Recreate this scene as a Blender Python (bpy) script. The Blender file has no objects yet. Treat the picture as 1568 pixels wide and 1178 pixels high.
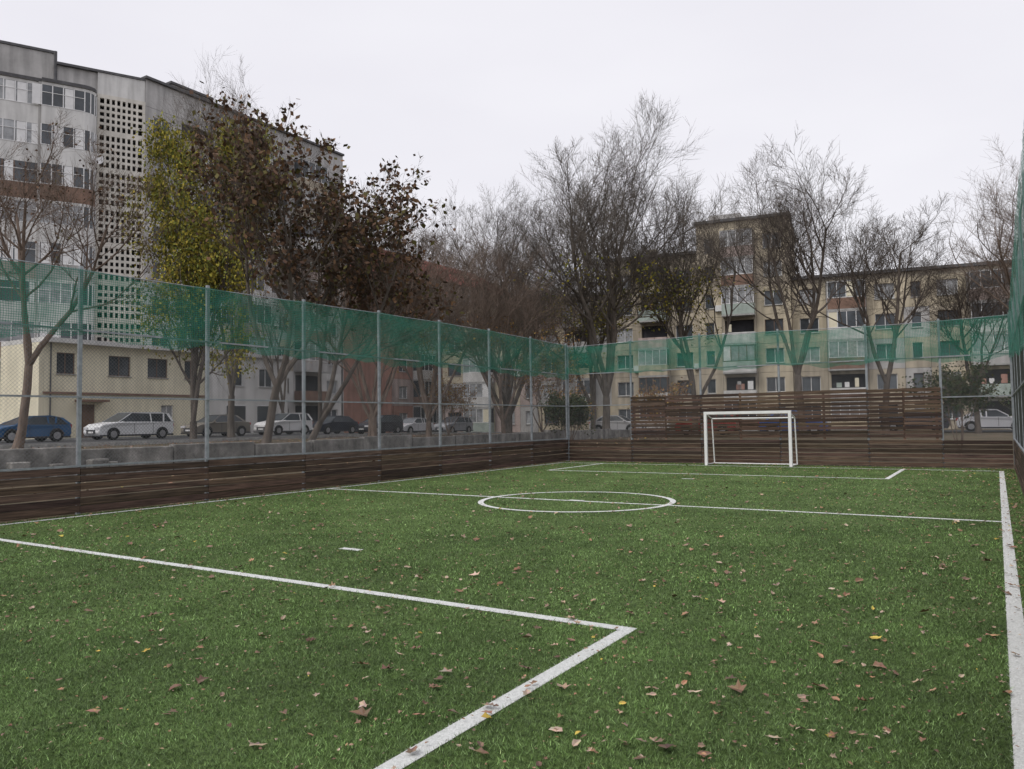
import bpy, math, random
import numpy as np
from mathutils import Matrix, Vector
R=random.Random(7)
scene=bpy.context.scene
# ------------------------------------------------------------------ materials
def mat(name,col,rough=.8,var=.25,scale=3.0,stretch=(1,1,1),bump=0.0,metal=0.0,spec=.3,col2=None,detail=5,coord='Object',bscale=None,grime=0):
    m=bpy.data.materials.new(name); m.use_nodes=True
    nt=m.node_tree; N=nt.nodes; L=nt.links
    b=N['Principled BSDF']; b.inputs['Roughness'].default_value=rough; b.inputs['Metallic'].default_value=metal
    b.inputs['Specular IOR Level'].default_value=spec
    tc=N.new('ShaderNodeTexCoord'); mp=N.new('ShaderNodeMapping'); mp.inputs['Scale'].default_value=stretch
    L.new(tc.outputs[coord],mp.inputs['Vector'])
    nz=N.new('ShaderNodeTexNoise'); nz.inputs['Scale'].default_value=scale; nz.inputs['Detail'].default_value=detail; nz.inputs['Roughness'].default_value=.65
    L.new(mp.outputs[0],nz.inputs['Vector'])
    rp=N.new('ShaderNodeValToRGB'); rp.color_ramp.elements[0].position=.3; rp.color_ramp.elements[1].position=.7
    c2=col2 if col2 else tuple(min(1,c*(1+var)) for c in col)
    c1=col if col2 else tuple(c*(1-var) for c in col)
    rp.color_ramp.elements[0].color=(*c1,1); rp.color_ramp.elements[1].color=(*c2,1)
    L.new(nz.outputs['Fac'],rp.inputs['Fac']); out=rp.outputs[0]
    if grime>0:
        m2=N.new('ShaderNodeMapping');m2.inputs['Scale'].default_value=(1.6,1.6,.18);L.new(tc.outputs[coord],m2.inputs[0])
        g=N.new('ShaderNodeTexNoise');g.inputs['Scale'].default_value=1.3;g.inputs['Detail'].default_value=6;L.new(m2.outputs[0],g.inputs[0])
        r2=N.new('ShaderNodeValToRGB');r2.color_ramp.elements[0].position=.38;r2.color_ramp.elements[1].position=.6
        r2.color_ramp.elements[0].color=(1-grime,1-grime,1-grime,1);r2.color_ramp.elements[1].color=(1,1,1,1);L.new(g.outputs[0],r2.inputs[0])
        mx=N.new('ShaderNodeMixRGB');mx.blend_type='MULTIPLY';mx.inputs[0].default_value=1;L.new(out,mx.inputs[1]);L.new(r2.outputs[0],mx.inputs[2]);out=mx.outputs[0]
    L.new(out,b.inputs['Base Color'])
    if bump>0:
        bp=N.new('ShaderNodeBump'); bp.inputs['Strength'].default_value=bump; bp.inputs['Distance'].default_value=.02
        n2=N.new('ShaderNodeTexNoise'); n2.inputs['Scale'].default_value=bscale or scale*6; n2.inputs['Detail'].default_value=4
        L.new(mp.outputs[0],n2.inputs['Vector']); L.new(n2.outputs['Fac'],bp.inputs['Height']); L.new(bp.outputs[0],b.inputs['Normal'])
    return m
def attr_mat(name,rough=.8,spec=.2):
    m=bpy.data.materials.new(name); m.use_nodes=True
    nt=m.node_tree; N=nt.nodes; L=nt.links; b=N['Principled BSDF']
    b.inputs['Roughness'].default_value=rough; b.inputs['Specular IOR Level'].default_value=spec
    a=N.new('ShaderNodeAttribute'); a.attribute_name='Col'
    L.new(a.outputs['Color'],b.inputs['Base Color'])
    return m
M={}
M['white']=mat('white_paint',(.78,.78,.78),.5,.08,4)
M['steel']=mat('galvanised_steel',(.27,.29,.31),.5,.25,8,metal=.3)
M['wire']=mat('fence_wire',(.17,.18,.185),.5,.2,8,metal=.2,detail=1)
M['conc']=mat('old_concrete',(.24,.23,.215),.95,.5,2.5,bump=.8,grime=.4)
M['asph']=mat('asphalt',(.06,.06,.062),.85,.25,6,bump=.3)
M['kerb']=mat('kerb_stone',(.35,.35,.34),.9,.3,4)
M['glass']=mat('window_glass_dark',(.06,.07,.08),.12,.6,.35,spec=.6)
M['glass2']=mat('window_glass_curtain',(.30,.31,.32),.2,.5,1.2,spec=.6)
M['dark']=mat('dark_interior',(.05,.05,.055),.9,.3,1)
M['frame']=mat('window_frame_white',(.74,.74,.74),.5,.1,2)
M['frameb']=mat('window_frame_brown',(.18,.12,.09),.6,.3,2)
M['roofd']=mat('roof_felt',(.11,.11,.115),.9,.3,2)
M['roofr']=mat('red_roof_tile',(.36,.07,.06),.8,.3,2)
M['panelg']=mat('panel_grey',(.47,.46,.45),.9,.18,.5,bump=.1,grime=.25)
M['panelw']=mat('panel_white',(.66,.655,.64),.9,.12,.6,bump=.1,grime=.2)
M['cream']=mat('cream_render',(.76,.71,.55),.9,.08,.6,bump=.1,grime=.12)
M['latt']=mat('breeze_block',(.66,.63,.57),.9,.15,1,grime=.15)
M['beige']=mat('panel_beige',(.50,.44,.345),.9,.2,.4,bump=.1,grime=.3)
M['beige2']=mat('panel_tan',(.57,.50,.375),.9,.18,.5,bump=.1,grime=.25)
M['pink']=mat('panel_pink',(.48,.39,.36),.9,.2,.5,grime=.3)
M['brick']=mat('panel_brick_red',(.42,.24,.19),.9,.2,.5,grime=.25)
M['yell']=mat('insulated_yellow',(.58,.52,.38),.9,.1,.8,grime=.2)
M['brownp']=mat('panel_brown',(.22,.14,.105),.8,.25,2)
M['greenp']=mat('panel_green',(.36,.42,.38),.7,.2,2)
M['tyre']=mat('tyre_rubber',(.02,.02,.02),.8,.2,3)
M['hub']=mat('wheel_hub',(.35,.35,.36),.35,.2,3,metal=.6)
M['lampw']=mat('headlamp',(.6,.6,.62),.15,.1,3,spec=.8)
M['lampr']=mat('taillamp',(.4,.02,.02),.2,.1,3,spec=.8)
M['bark']=mat('bark_dark',(.11,.092,.078),.95,.45,5,(1,1,.3),detail=3)
M['barkg']=mat('bark_grey',(.13,.112,.095),.95,.4,5,(1,1,.3),detail=3)
M['barkr']=mat('bark_brown',(.17,.13,.105),.95,.4,5,(1,1,.3),detail=3)
M['leafc']=attr_mat('leaf_foliage',.8,.15)

# ------------------------------------------------------------------ mesh builder
class MB:
    def __init__(s,O=(0,0),D=(1,0),N=(0,1)):
        s.v=[];s.f=[];s.m=[];s.mats=[];s.O=O;s.D=D;s.N=N
    def mi(s,k):
        if k not in s.mats: s.mats.append(k)
        return s.mats.index(k)
    def P(s,a,b,z):
        return (s.O[0]+a*s.D[0]+b*s.N[0], s.O[1]+a*s.D[1]+b*s.N[1], z)
    def box(s,a0,a1,b0,b1,z0,z1,k):
        n=len(s.v)
        for z in (z0,z1):
            for a,b in ((a0,b0),(a1,b0),(a1,b1),(a0,b1)): s.v.append(s.P(a,b,z))
        F=[(0,3,2,1),(4,5,6,7),(0,1,5,4),(1,2,6,5),(2,3,7,6),(3,0,4,7)]
        i=s.mi(k)
        for f in F: s.f.append(tuple(n+x for x in f)); s.m.append(i)
    def poly(s,pts,k,world=False):
        n=len(s.v)
        for p in pts: s.v.append(tuple(p) if world else s.P(*p))
        s.f.append(tuple(range(n,n+len(pts)))); s.m.append(s.mi(k))
    def rod(s,p,q,r,k,n=6):
        p=Vector(p);q=Vector(q);d=(q-p).normalized()
        a=d.cross(Vector((0,0,1)));
        if a.length<.01: a=d.cross(Vector((1,0,0)))
        a.normalize(); b=d.cross(a); i0=len(s.v)
        for c in (p,q):
            for j in range(n):
                t=2*math.pi*j/n; s.v.append(tuple(c+a*r*math.cos(t)+b*r*math.sin(t)))
        i=s.mi(k)
        for j in range(n):
            s.f.append((i0+j,i0+(j+1)%n,i0+n+(j+1)%n,i0+n+j)); s.m.append(i)
        if n>3:
            s.f.append(tuple(range(i0+n-1,i0-1,-1)));s.m.append(i)
            s.f.append(tuple(range(i0+n,i0+2*n)));s.m.append(i)
    def obj(s,name,parent=None,smooth=False,bevel=0):
        me=bpy.data.meshes.new(name); me.from_pydata(s.v,[],s.f)
        for k in s.mats: me.materials.append(M[k])
        me.polygons.foreach_set('material_index',s.m)
        if smooth: me.polygons.foreach_set('use_smooth',[True]*len(s.f))
        me.update()
        o=bpy.data.objects.new(name,me); scene.collection.objects.link(o)
        if parent: o.parent=parent
        if bevel:
            b=o.modifiers.new('bevel','BEVEL'); b.width=bevel; b.segments=2; b.limit_method='ANGLE'
        return o
def empty(name,loc=(0,0,0)):
    e=bpy.data.objects.new(name,None); e.location=loc; e.empty_display_size=.3; scene.collection.objects.link(e); return e
def npmesh(name,V,nper,mats,cols=None):
    nf=len(V)//nper
    me=bpy.data.meshes.new(name); me.vertices.add(len(V)); me.vertices.foreach_set('co',V.astype(np.float32).ravel())
    me.loops.add(nf*nper); me.polygons.add(nf)
    me.loops.foreach_set('vertex_index',np.arange(nf*nper,dtype=np.int32))
    me.polygons.foreach_set('loop_start',np.arange(0,nf*nper,nper,dtype=np.int32))
    for m in mats: me.materials.append(m)
    me.update(calc_edges=True)
    if cols is not None:
        a=me.color_attributes.new('Col','FLOAT_COLOR','POINT')
        c=np.ones((len(V),4),np.float32); c[:,:3]=np.repeat(cols,nper,0); a.data.foreach_set('color',c.ravel())
    o=bpy.data.objects.new(name,me); scene.collection.objects.link(o); return o

# ------------------------------------------------------------------ ground
def sm(a,b,t):
    t=max(0,min(1,(t-a)/(b-a))); return t*t*(3-2*t)
def zg(x,y):
    if -15.7<x<.95 and y<29.2: return -.03
    back=.5*sm(29.2,42,y)
    if x<=-21.2: return .85-.35*sm(38,62,y)
    if x<0.95:
        side=.25 if x<=-15.7 else -.03
        return side*(1-sm(29.2,42,y))+back
    return .05+.45*sm(.95,20,x)
xs=[-900,-500,-250,-150,-100,-80]+[ -70+2*i for i in range(24)]+[-22.5,-21.25,-21.2,-21.15,-20,-18,-16.5,-15.75,-15.65,-12,-8,-4,0,.9,1.0,3,6,10,15,20,30,50,80,150,300,600,900]
ys=[-900,-400,-150,-60,-30,-15,-8,0,5,10,15,20,25,28,29.1,29.25]+[30+2*i for i in range(26)]+[90,110,150,220,350,600,900]
xs=sorted(set(xs))
g=MB()
for y in ys:
    for x in xs:
        z=zg(x,y)+(R.uniform(-.03,.03) if not(-15.7<x<1 and y<29.2) else 0)
        g.v.append((x,y,z))
nx=len(xs); g.mats=['soil']
M['soil']=mat('soil_leaf_litter',(.055,.052,.03),.95,.3,.8,bump=.8,col2=(.14,.105,.07),bscale=12)
for j in range(len(ys)-1):
    for i in range(nx-1):
        a=j*nx+i; g.f.append((a,a+1,a+1+nx,a+nx)); g.m.append(0)
g.obj('ground')
rd=MB()
def strip(mb,x0,x1,ylist,k,dz):
    for a,b in zip(ylist[:-1],ylist[1:]):
        mb.poly([(x0,a,zg(x0,a)+dz),(x1,a,zg(x1,a)+dz),(x1,b,zg(x1,b)+dz),(x0,b,zg(x0,b)+dz)],k,True)
strip(rd,-47,-33,[-60]+[ -20+4*i for i in range(22)],'asph',.05)
rd.obj('road')
rb=MB()
rb.poly([(-32.9,58,.56),(40,62,.56),(40,70,.56),(-32.9,66,.56)],'asph',True); rb.obj('road')
kb=MB()
for y in range(-20,56,4):
    for x in (-33,-47.15):
        z=zg(-34,y+2); kb.box(x,x+.15,y,y+3.98,z-.1,z+.17,'kerb')
kb.obj('kerb')

# ------------------------------------------------------------------ pitch turf
tm=bpy.data.materials.new('artificial_turf'); tm.use_nodes=True
nt=tm.node_tree;N=nt.nodes;L=nt.links;b=N['Principled BSDF'];b.inputs['Roughness'].default_value=.75;b.inputs['Specular IOR Level'].default_value=.15
tc=N.new('ShaderNodeTexCoord')
def noise(sc,det=5,ro=.6):
    n=N.new('ShaderNodeTexNoise');n.inputs['Scale'].default_value=sc;n.inputs['Detail'].default_value=det;n.inputs['Roughness'].default_value=ro;L.new(tc.outputs['Object'],n.inputs['Vector']);return n
n1=noise(.6,6,.75);n2=noise(20,6,.85);n3=noise(220,2)
r1=N.new('ShaderNodeValToRGB');r1.color_ramp.elements[0].position=.36;r1.color_ramp.elements[1].position=.64
r1.color_ramp.elements[0].color=(.060,.104,.026,1);r1.color_ramp.elements[1].color=(.122,.192,.060,1);L.new(n1.outputs[0],r1.inputs[0])
r2=N.new('ShaderNodeValToRGB');r2.color_ramp.elements[0].position=.38;r2.color_ramp.elements[1].position=.62
r2.color_ramp.elements[0].color=(.34,.34,.30,1);r2.color_ramp.elements[1].color=(1.7,1.65,1.65,1);L.new(n2.outputs[0],r2.inputs[0])
mx=N.new('ShaderNodeMixRGB');mx.blend_type='MULTIPLY';mx.inputs[0].default_value=1;L.new(r1.outputs[0],mx.inputs[1]);L.new(r2.outputs[0],mx.inputs[2])
L.new(mx.outputs[0],b.inputs['Base Color'])
bp=N.new('ShaderNodeBump');bp.inputs['Strength'].default_value=.9;bp.inputs['Distance'].default_value=.015;L.new(n3.outputs[0],bp.inputs['Height']);L.new(bp.outputs[0],b.inputs['Normal'])
M['turf']=tm
M['line']=mat('turf_line_white',(.60,.62,.60),.8,.3,60,bump=.6,col2=(.86,.87,.86),bscale=250)
t=MB(); t.poly([(-15.15,-4,0),(.42,-4,0),(.42,28.55,0),(-15.15,28.55,0)],'turf',True); t.obj('artificial_turf_pitch')
W=.06
rects=[(.07-W,.07+W,1.7-W,27.3+W),(-14.8-W,-14.8+W,1.7-W,27.3+W)]
xa,xb=.07-W,-14.8+W
rects+=[(xb,xa,1.7-W,1.7+W),(xb,xa,27.3-W,27.3+W),(xb,xa,14.5-W,14.5+W)]
BYn=5.84;bl=-13.0;br_=-2.59
rects+=[(bl-W,br_+W,BYn-W,BYn+W),(br_-W,br_+W,1.7+W,BYn-W),(bl-W,bl+W,1.7+W,BYn-W)]
br2=-2.56
rects+=[(bl-W,br2+W,23.0-W,23.0+W),(br2-W,br2+W,23.0+W,27.3-W),(bl-W,bl+W,23.0+W,27.3-W)]
rects+=[(-7.6,-7.25,7.7-.06,7.7+.06),(-7.6,-7.25,21.1-.06,21.1+.06)]
ln=MB()
for (a,b_,c,d) in rects: ln.poly([(a,c,.004),(b_,c,.004),(b_,d,.004),(a,d,.004)],'line',True)
CX,CY,CR=-7.55,14.5,2.0
for i in range(96):
    a0=2*math.pi*i/96;a1=2*math.pi*(i+1)/96
    ln.poly([(CX+(CR-W)*math.cos(a0),CY+(CR-W)*math.sin(a0),.008),(CX+(CR+W)*math.cos(a0),CY+(CR+W)*math.sin(a0),.008),
             (CX+(CR+W)*math.cos(a1),CY+(CR+W)*math.sin(a1),.008),(CX+(CR-W)*math.cos(a1),CY+(CR-W)*math.sin(a1),.008)],'line',True)
ln.poly([(CX-.17,CY-.1,.012),(CX+.17,CY-.1,.012),(CX+.17,CY+.1,.012),(CX-.17,CY+.1,.012)],'line',True)
ln.obj('pitch_line_markings')
rng=np.random.default_rng(3)
def online(x,y):
    o=np.zeros(len(x),bool)
    for (a,b_,c,d) in rects: o|=(x>a)&(x<b_)&(y>c)&(y<d)
    r=np.hypot(x-CX,y-CY); o|=(abs(r-CR)<W); return o
def blades(n,d0,d1,w,h):
    d=np.sqrt(rng.uniform(d0**2,d1**2,n)); la=rng.uniform(-.86,.80,n)*d
    x=-.531*d+.847*la; y=.847*d+.531*la
    k=(x>-15.1)&(x<.4)&(y<28.4)&(y>-3.5); x=x[k];y=y[k];n=len(x)
    th=rng.uniform(0,2*np.pi,n); ph=rng.uniform(0,2*np.pi,n); hh=h*rng.uniform(.5,1.1,n); le=rng.uniform(.2,1.2,n)*h
    ww=w*rng.uniform(.6,1.3,n)
    V=np.zeros((n,3,3)); 
    V[:,0,0]=x-np.cos(th)*ww;V[:,0,1]=y-np.sin(th)*ww
    V[:,1,0]=x+np.cos(th)*ww;V[:,1,1]=y+np.sin(th)*ww
    V[:,2,0]=x+np.cos(ph)*le;V[:,2,1]=y+np.sin(ph)*le;V[:,2,2]=hh
    base=np.array([.090,.152,.042])
    sh=rng.gamma(2.2,.5,n)[:,None]+.15
    patch=(1+.2*np.sin(x*1.1+np.sin(y*.9)*2)*np.cos(y*1.3+x*.4)+.15*np.sin(x*4.1+y*2.3+np.sin(x*3-y*5))+.12*np.sin(x*9-y*7+2*np.sin(y*4)))[:,None]
    c=base*sh*patch; c+=rng.uniform(0,.035,n)[:,None]*sh
    wl=online(x,y); wc=np.array([.80,.81,.80])*rng.uniform(.75,1.1,n)[:,None]
    c[wl]=wc[wl]; V[wl,2,2]*=.55
    return V.reshape(-1,3),np.clip(c,0,.9)
parts=[blades(260000,3.2,6.5,.0018,.026),blades(180000,6.5,12,.0034,.028),blades(90000,12,21,.007,.026),blades(40000,21,33,.012,.026)]
V=np.concatenate([p[0] for p in parts]);C=np.concatenate([p[1] for p in parts])
M['blade']=attr_mat('turf_fibre',.55,.25)
npmesh('artificial_grass_fibres',V,3,[M['blade']],C)
# ------------------------------------------------------------------ fallen leaves
M['fleaf']=attr_mat('fallen_leaf',.7,.25)
LV=[];LC=[]
pal=[(.34,.235,.17),(.26,.165,.115),(.40,.29,.21),(.19,.115,.08),(.31,.185,.12),(.48,.37,.28),(.22,.14,.105),(.37,.21,.13)]
def leaf(x,y,s,z=.024,big=True):
    n=11 if big else 5; a0=R.uniform(0,6.28); c=R.choice(pal)
    if R.random()<.022: c=(.50,.38,.08)
    f=R.uniform(.6,1.25); c=tuple(v*f for v in c); asp=R.uniform(.45,.9)
    tz=R.uniform(-.3,.3);ty=R.uniform(-.35,.35); curl=R.uniform(.1,.8)*s
    prof=(1.0,.5,.66,.38,.72,.42,.42,.72,.38,.66,.5) if big else (1,.6,.5,.5,.6)
    if big and R.random()<.35: prof=(1.0,.72,.6,.52,.48,.5,.5,.48,.52,.6,.72)
    pts=[]
    for i in range(n):
        t=2*math.pi*i/n; r=s*.62*prof[i]*R.uniform(.8,1.2)
        px=r*math.cos(t);py=r*math.sin(t)*asp*1.3
        pz=curl*(py/s)**2*2+px*tz+py*ty+R.uniform(-.06,.06)*s
        pts.append((x+px*math.cos(a0)-py*math.sin(a0),y+px*math.sin(a0)+py*math.cos(a0),z+max(-.012,pz)))
    ctr=(x,y,z)
    for i in range(n):
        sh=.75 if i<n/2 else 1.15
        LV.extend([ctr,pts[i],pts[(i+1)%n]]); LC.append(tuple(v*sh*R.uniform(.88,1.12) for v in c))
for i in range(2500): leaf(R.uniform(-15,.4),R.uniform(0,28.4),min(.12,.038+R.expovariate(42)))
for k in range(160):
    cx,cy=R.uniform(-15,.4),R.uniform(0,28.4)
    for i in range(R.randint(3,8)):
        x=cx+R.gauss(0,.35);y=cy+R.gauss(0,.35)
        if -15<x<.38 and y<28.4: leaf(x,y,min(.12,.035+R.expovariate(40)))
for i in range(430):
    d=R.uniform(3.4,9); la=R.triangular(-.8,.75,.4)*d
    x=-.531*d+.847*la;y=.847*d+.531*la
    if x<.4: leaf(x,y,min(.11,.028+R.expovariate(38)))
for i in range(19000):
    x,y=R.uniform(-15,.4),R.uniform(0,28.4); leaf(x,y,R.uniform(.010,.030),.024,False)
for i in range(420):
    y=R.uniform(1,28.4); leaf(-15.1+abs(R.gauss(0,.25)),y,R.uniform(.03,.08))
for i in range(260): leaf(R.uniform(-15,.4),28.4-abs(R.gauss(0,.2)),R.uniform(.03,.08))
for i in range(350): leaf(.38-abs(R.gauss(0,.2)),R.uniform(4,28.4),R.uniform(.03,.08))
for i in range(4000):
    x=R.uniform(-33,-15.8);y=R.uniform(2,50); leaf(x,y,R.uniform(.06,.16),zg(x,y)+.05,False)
npmesh('fallen_leaves',np.array(LV),3,[M['fleaf']],np.array(LC))

# ------------------------------------------------------------------ fence
wood=bpy.data.materials.new('weathered_board'); wood.use_nodes=True
nt=wood.node_tree;N=nt.nodes;L=nt.links;b=N['Principled BSDF'];b.inputs['Roughness'].default_value=.75;b.inputs['Specular IOR Level'].default_value=.3
tc=N.new('ShaderNodeTexCoord');geo=N.new('ShaderNodeAttribute');geo.attribute_name='Col'
mp=N.new('ShaderNodeMapping');mp.inputs['Scale'].default_value=(1.2,1.2,30);L.new(tc.outputs['Object'],mp.inputs[0])
nn=N.new('ShaderNodeTexNoise');nn.inputs['Scale'].default_value=1.5;nn.inputs['Detail'].default_value=8;L.new(mp.outputs[0],nn.inputs[0])
rp=N.new('ShaderNodeValToRGB');rp.color_ramp.elements[0].position=.3;rp.color_ramp.elements[1].position=.75
rp.color_ramp.elements[0].color=(.028,.018,.014,1);rp.color_ramp.elements[1].color=(.130,.086,.062,1);L.new(nn.outputs[0],rp.inputs[0])
mx=N.new('ShaderNodeMixRGB');mx.blend_type='MULTIPLY';mx.inputs[0].default_value=1;L.new(rp.outputs[0],mx.inputs[1]);L.new(geo.outputs['Color'],mx.inputs[2])
L.new(mx.outputs[0],b.inputs['Base Color'])
bp=N.new('ShaderNodeBump');bp.inputs['Strength'].default_value=.4;bp.inputs['Distance'].default_value=.01;L.new(nn.outputs[0],bp.inputs['Height']);L.new(bp.outputs[0],b.inputs['Normal'])
M['wood']=wood
def boards(name,axis,c,zs,bh,breaks,parent=None,lo=.90):
    V=[];F=[];Cc=[]
    def bx(a0,a1,b0,b1,z0,z1,col,tilt):
        n=len(V)
        for a,zz in ((a0,0),(a1,tilt)):
            for bb,z in ((b0,z0),(b1,z0),(b1,z1),(b0,z1)):
                V.append((bb,a,z+zz) if axis=='y' else (a,bb,z+zz)); Cc.append((*col,1))
        for f in [(0,1,2,3),(7,6,5,4),(0,4,5,1),(1,5,6,2),(2,6,7,3),(3,7,4,0)]: F.append(tuple(n+q for q in f))
    for z in zs:
        for a,b_ in zip(breaks[:-1],breaks[1:]):
            h=bh*R.uniform(lo,1.04); f=R.uniform(.5,1.5); col=(f,f*R.uniform(.92,1.05),f*R.uniform(.9,1.1)); off=R.uniform(-.006,.006)
            bx(a+.004,b_-.004,c+off,c+off+.03,z,z+h,col,R.uniform(-.012,.012))
    me=bpy.data.meshes.new(name);me.from_pydata(V,[],F);me.materials.append(wood)
    at=me.color_attributes.new('Col','FLOAT_COLOR','POINT');at.data.foreach_set('color',[q for cc in Cc for q in cc])
    o=bpy.data.objects.new(name,me);scene.collection.objects.link(o)
    if parent:o.parent=parent
    return o
net=bpy.data.materials.new('green_netting'); net.use_nodes=True
nt=net.node_tree;N=nt.nodes;L=nt.links
b=N['Principled BSDF'];b.inputs['Base Color'].default_value=(.008,.17,.11,1);b.inputs['Roughness'].default_value=.6
tr=N.new('ShaderNodeBsdfTransparent')
tc=N.new('ShaderNodeTexCoord');sx=N.new('ShaderNodeSeparateXYZ');L.new(tc.outputs['Object'],sx.inputs[0])
def grid(sock,per,th):
    a=N.new('ShaderNodeMath');a.operation='MULTIPLY';a.inputs[1].default_value=1/per;L.new(sock,a.inputs[0])
    f=N.new('ShaderNodeMath');f.operation='FRACT';L.new(a.outputs[0],f.inputs[0])
    l=N.new('ShaderNodeMath');l.operation='LESS_THAN';l.inputs[1].default_value=th;L.new(f.outputs[0],l.inputs[0]);return l
ad=N.new('ShaderNodeMath');ad.operation='ADD';L.new(sx.outputs[0],ad.inputs[0]);L.new(sx.outputs[1],ad.inputs[1])
g1=grid(ad.outputs[0],.045,.17);g2=grid(sx.outputs[2],.045,.17)
mxm=N.new('ShaderNodeMath');mxm.operation='MAXIMUM';L.new(g1.outputs[0],mxm.inputs[0]);L.new(g2.outputs[0],mxm.inputs[1])
mpn=N.new('ShaderNodeMapping');mpn.inputs['Scale'].default_value=(1,1,2.2);L.new(tc.outputs['Object'],mpn.inputs[0])
nz=N.new('ShaderNodeTexNoise');nz.inputs['Scale'].default_value=1.1;nz.inputs['Detail'].default_value=5;L.new(mpn.outputs[0],nz.inputs[0])
mr=N.new('ShaderNodeMapRange');mr.inputs[1].default_value=.38;mr.inputs[2].default_value=.66;mr.inputs[3].default_value=.06;mr.inputs[4].default_value=.44;L.new(nz.outputs[0],mr.inputs[0])
mm=N.new('ShaderNodeMath');mm.operation='MAXIMUM';L.new(mxm.outputs[0],mm.inputs[0]);L.new(mr.outputs[0],mm.inputs[1])
m2=N.new('ShaderNodeMixShader');L.new(mm.outputs[0],m2.inputs[0]);L.new(tr.outputs[0],m2.inputs[1]);L.new(b.outputs[0],m2.inputs[2])
L.new(m2.outputs[0],N['Material Output'].inputs['Surface']);M['net']=net
def netting(name,axis,c,t0,t1,zt,zb,posts,parent,amp=.05):
    mb=MB();n=int((t1-t0)/.15);rows=6
    for i in range(n+1):
        t_=t0+(t1-t0)*i/n
        dp=min(abs(t_-p) for p in posts)
        sag=.07*min(1,dp/1.45)
        ztt=zt(t_)-sag+R.uniform(-.01,.01); zbb=zb(t_)+.05*math.sin(t_*1.7)+.04*math.sin(t_*5.3)-.06*min(1,dp/1.45)
        for j in range(rows+1):
            z=ztt+(zbb-ztt)*j/rows; off=c+amp*math.sin(t_*2.1+j*.8)*(j/rows)+R.uniform(-.012,.012)
            mb.v.append((off,t_,z) if axis=='y' else (t_,off,z))
    for i in range(n):
        for j in range(rows):
            a=i*(rows+1)+j; mb.f.append((a,a+rows+1,a+rows+2,a+1));mb.m.append(0)
    mb.mats=['net'];return mb.obj(name,parent,smooth=True)
def chain(mb,axis,c,t0,t1,z0,z1,sp=.075,r=.0019):
    H=z1-z0;n=int((t1-t0+H)/sp)
    for i in range(n):
        for sgn in (1,-1):
            a=t0-H+i*sp; A,B=a,a+H; za,zb_=z0,z1
            if A<t0: za+= (t0-A);A=t0
            if B>t1: zb_-=(B-t1);B=t1
            if B-A<.02: continue
            if sgn<0: za,zb_=z1-(za-z0),z1-(zb_-z0)
            off=c+.002*sgn; ns=max(1,int((B-A)/.34))
            for q in range(ns):
                u0,u1=q/ns,(q+1)/ns
                P=(A+(B-A)*u0,za+(zb_-za)*u0);Q=(A+(B-A)*u1,za+(zb_-za)*u1)
                p=(off,P[0],P[1]) if axis=='y' else (P[0],off,P[1]); q_=(off,Q[0],Q[1]) if axis=='y' else (Q[0],off,Q[1])
                i0=len(mb.v)
                s=1 if sgn>0 else -1
                for e in (p,q_):
                    mb.v.append((e[0],e[1],e[2]+r*1.2))
                    if axis=='y':
                        mb.v.append((e[0]-r,e[1]+s*r*.6,e[2]-r*.6));mb.v.append((e[0]+r,e[1]+s*r*.6,e[2]-r*.6))
                    else:
                        mb.v.append((e[0]+s*r*.6,e[1]-r,e[2]-r*.6));mb.v.append((e[0]+s*r*.6,e[1]+r,e[2]-r*.6))
                for j in range(3):
                    mb.f.append((i0+j,i0+(j+1)%3,i0+3+(j+1)%3,i0+3+j));mb.m.append(0)
    mb.mats=['wire']
def fence(name,axis,c,posts,ztop,netb,inside,rails=(2.28,3.6,.93)):
    e=empty(name)
    t0,t1=min(posts),max(posts)
    po=MB()
    for p in posts:
        zt=ztop(p)+.06;w=.036
        if axis=='y': po.box(c-w,c+w,p-w,p+w,-.1,zt,'steel')
        else: po.box(p-w,p+w,c-w,c+w,-.1,zt,'steel')
    po.obj('posts',e,bevel=.008)
    ra=MB()
    for z in rails:
        h=.018
        q=c-.065*inside
        if axis=='y': ra.box(min(q,q+.035*inside),max(q,q+.035*inside),t0,t1,z-h,z+h,'steel')
        else: ra.box(t0,t1,min(q,q+.035*inside),max(q,q+.035*inside),z-h,z+h,'steel')
    for a,b_ in zip(sorted(posts)[:-1],sorted(posts)[1:]):
        P=(c,a,ztop(a)-.02) if axis=='y' else (a,c,ztop(a)-.02);Q=(c,b_,ztop(b_)-.02) if axis=='y' else (b_,c,ztop(b_)-.02)
        ra.rod(P,Q,.012,'steel',5)
    ra.obj('rails',e)
    ch=MB(); chain(ch,axis,c-.02*inside,t0,t1,.9,3.62); ch.obj('chain_link_mesh',e)
    netting('green_net',axis,c-.075*inside,t0,t1,ztop,netb,posts,e)
    return e
LX=-15.25;BY=28.65;RX=.5
lp=[28.6-2.9*k for k in range(0,12)]
bpz=[-15.2,-12.35,-9.5,-6.6,-3.7,-1.5,.45]
fl=fence('left_side_fence','y',LX,lp,lambda t:4.88-.07*math.sin(t*.23),lambda t:3.46,-1)
fb=fence('back_fence','x',BY,bpz,lambda t:4.82+.05*math.sin(t*.5),lambda t:3.62-.15*sm(-12,0,t),1,(2.28,3.6))
rp_=[28.6-2.9*k for k in range(0,12)]
fr=fence('right_side_fence','y',RX,rp_,lambda t:4.85+.5*(1-sm(14,28.6,t)),lambda t:3.4-.6*(1-sm(14,27,t)),1)
zs=[.03+.147*i for i in range(6)]
boards('board_panels','y',LX+.045,zs,.130,sorted([28.55]+[p for p in lp[1:]]),parent=fl)
boards('board_panels','x',BY-.075,zs,.122,[-15.15]+bpz[1:-1]+[.4],parent=fb)
boards('board_panels','y',RX-.08,zs,.130,sorted([28.55]+[p for p in rp_[1:]]),parent=fr)
tw=empty('wooden_backstop_wall')
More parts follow.
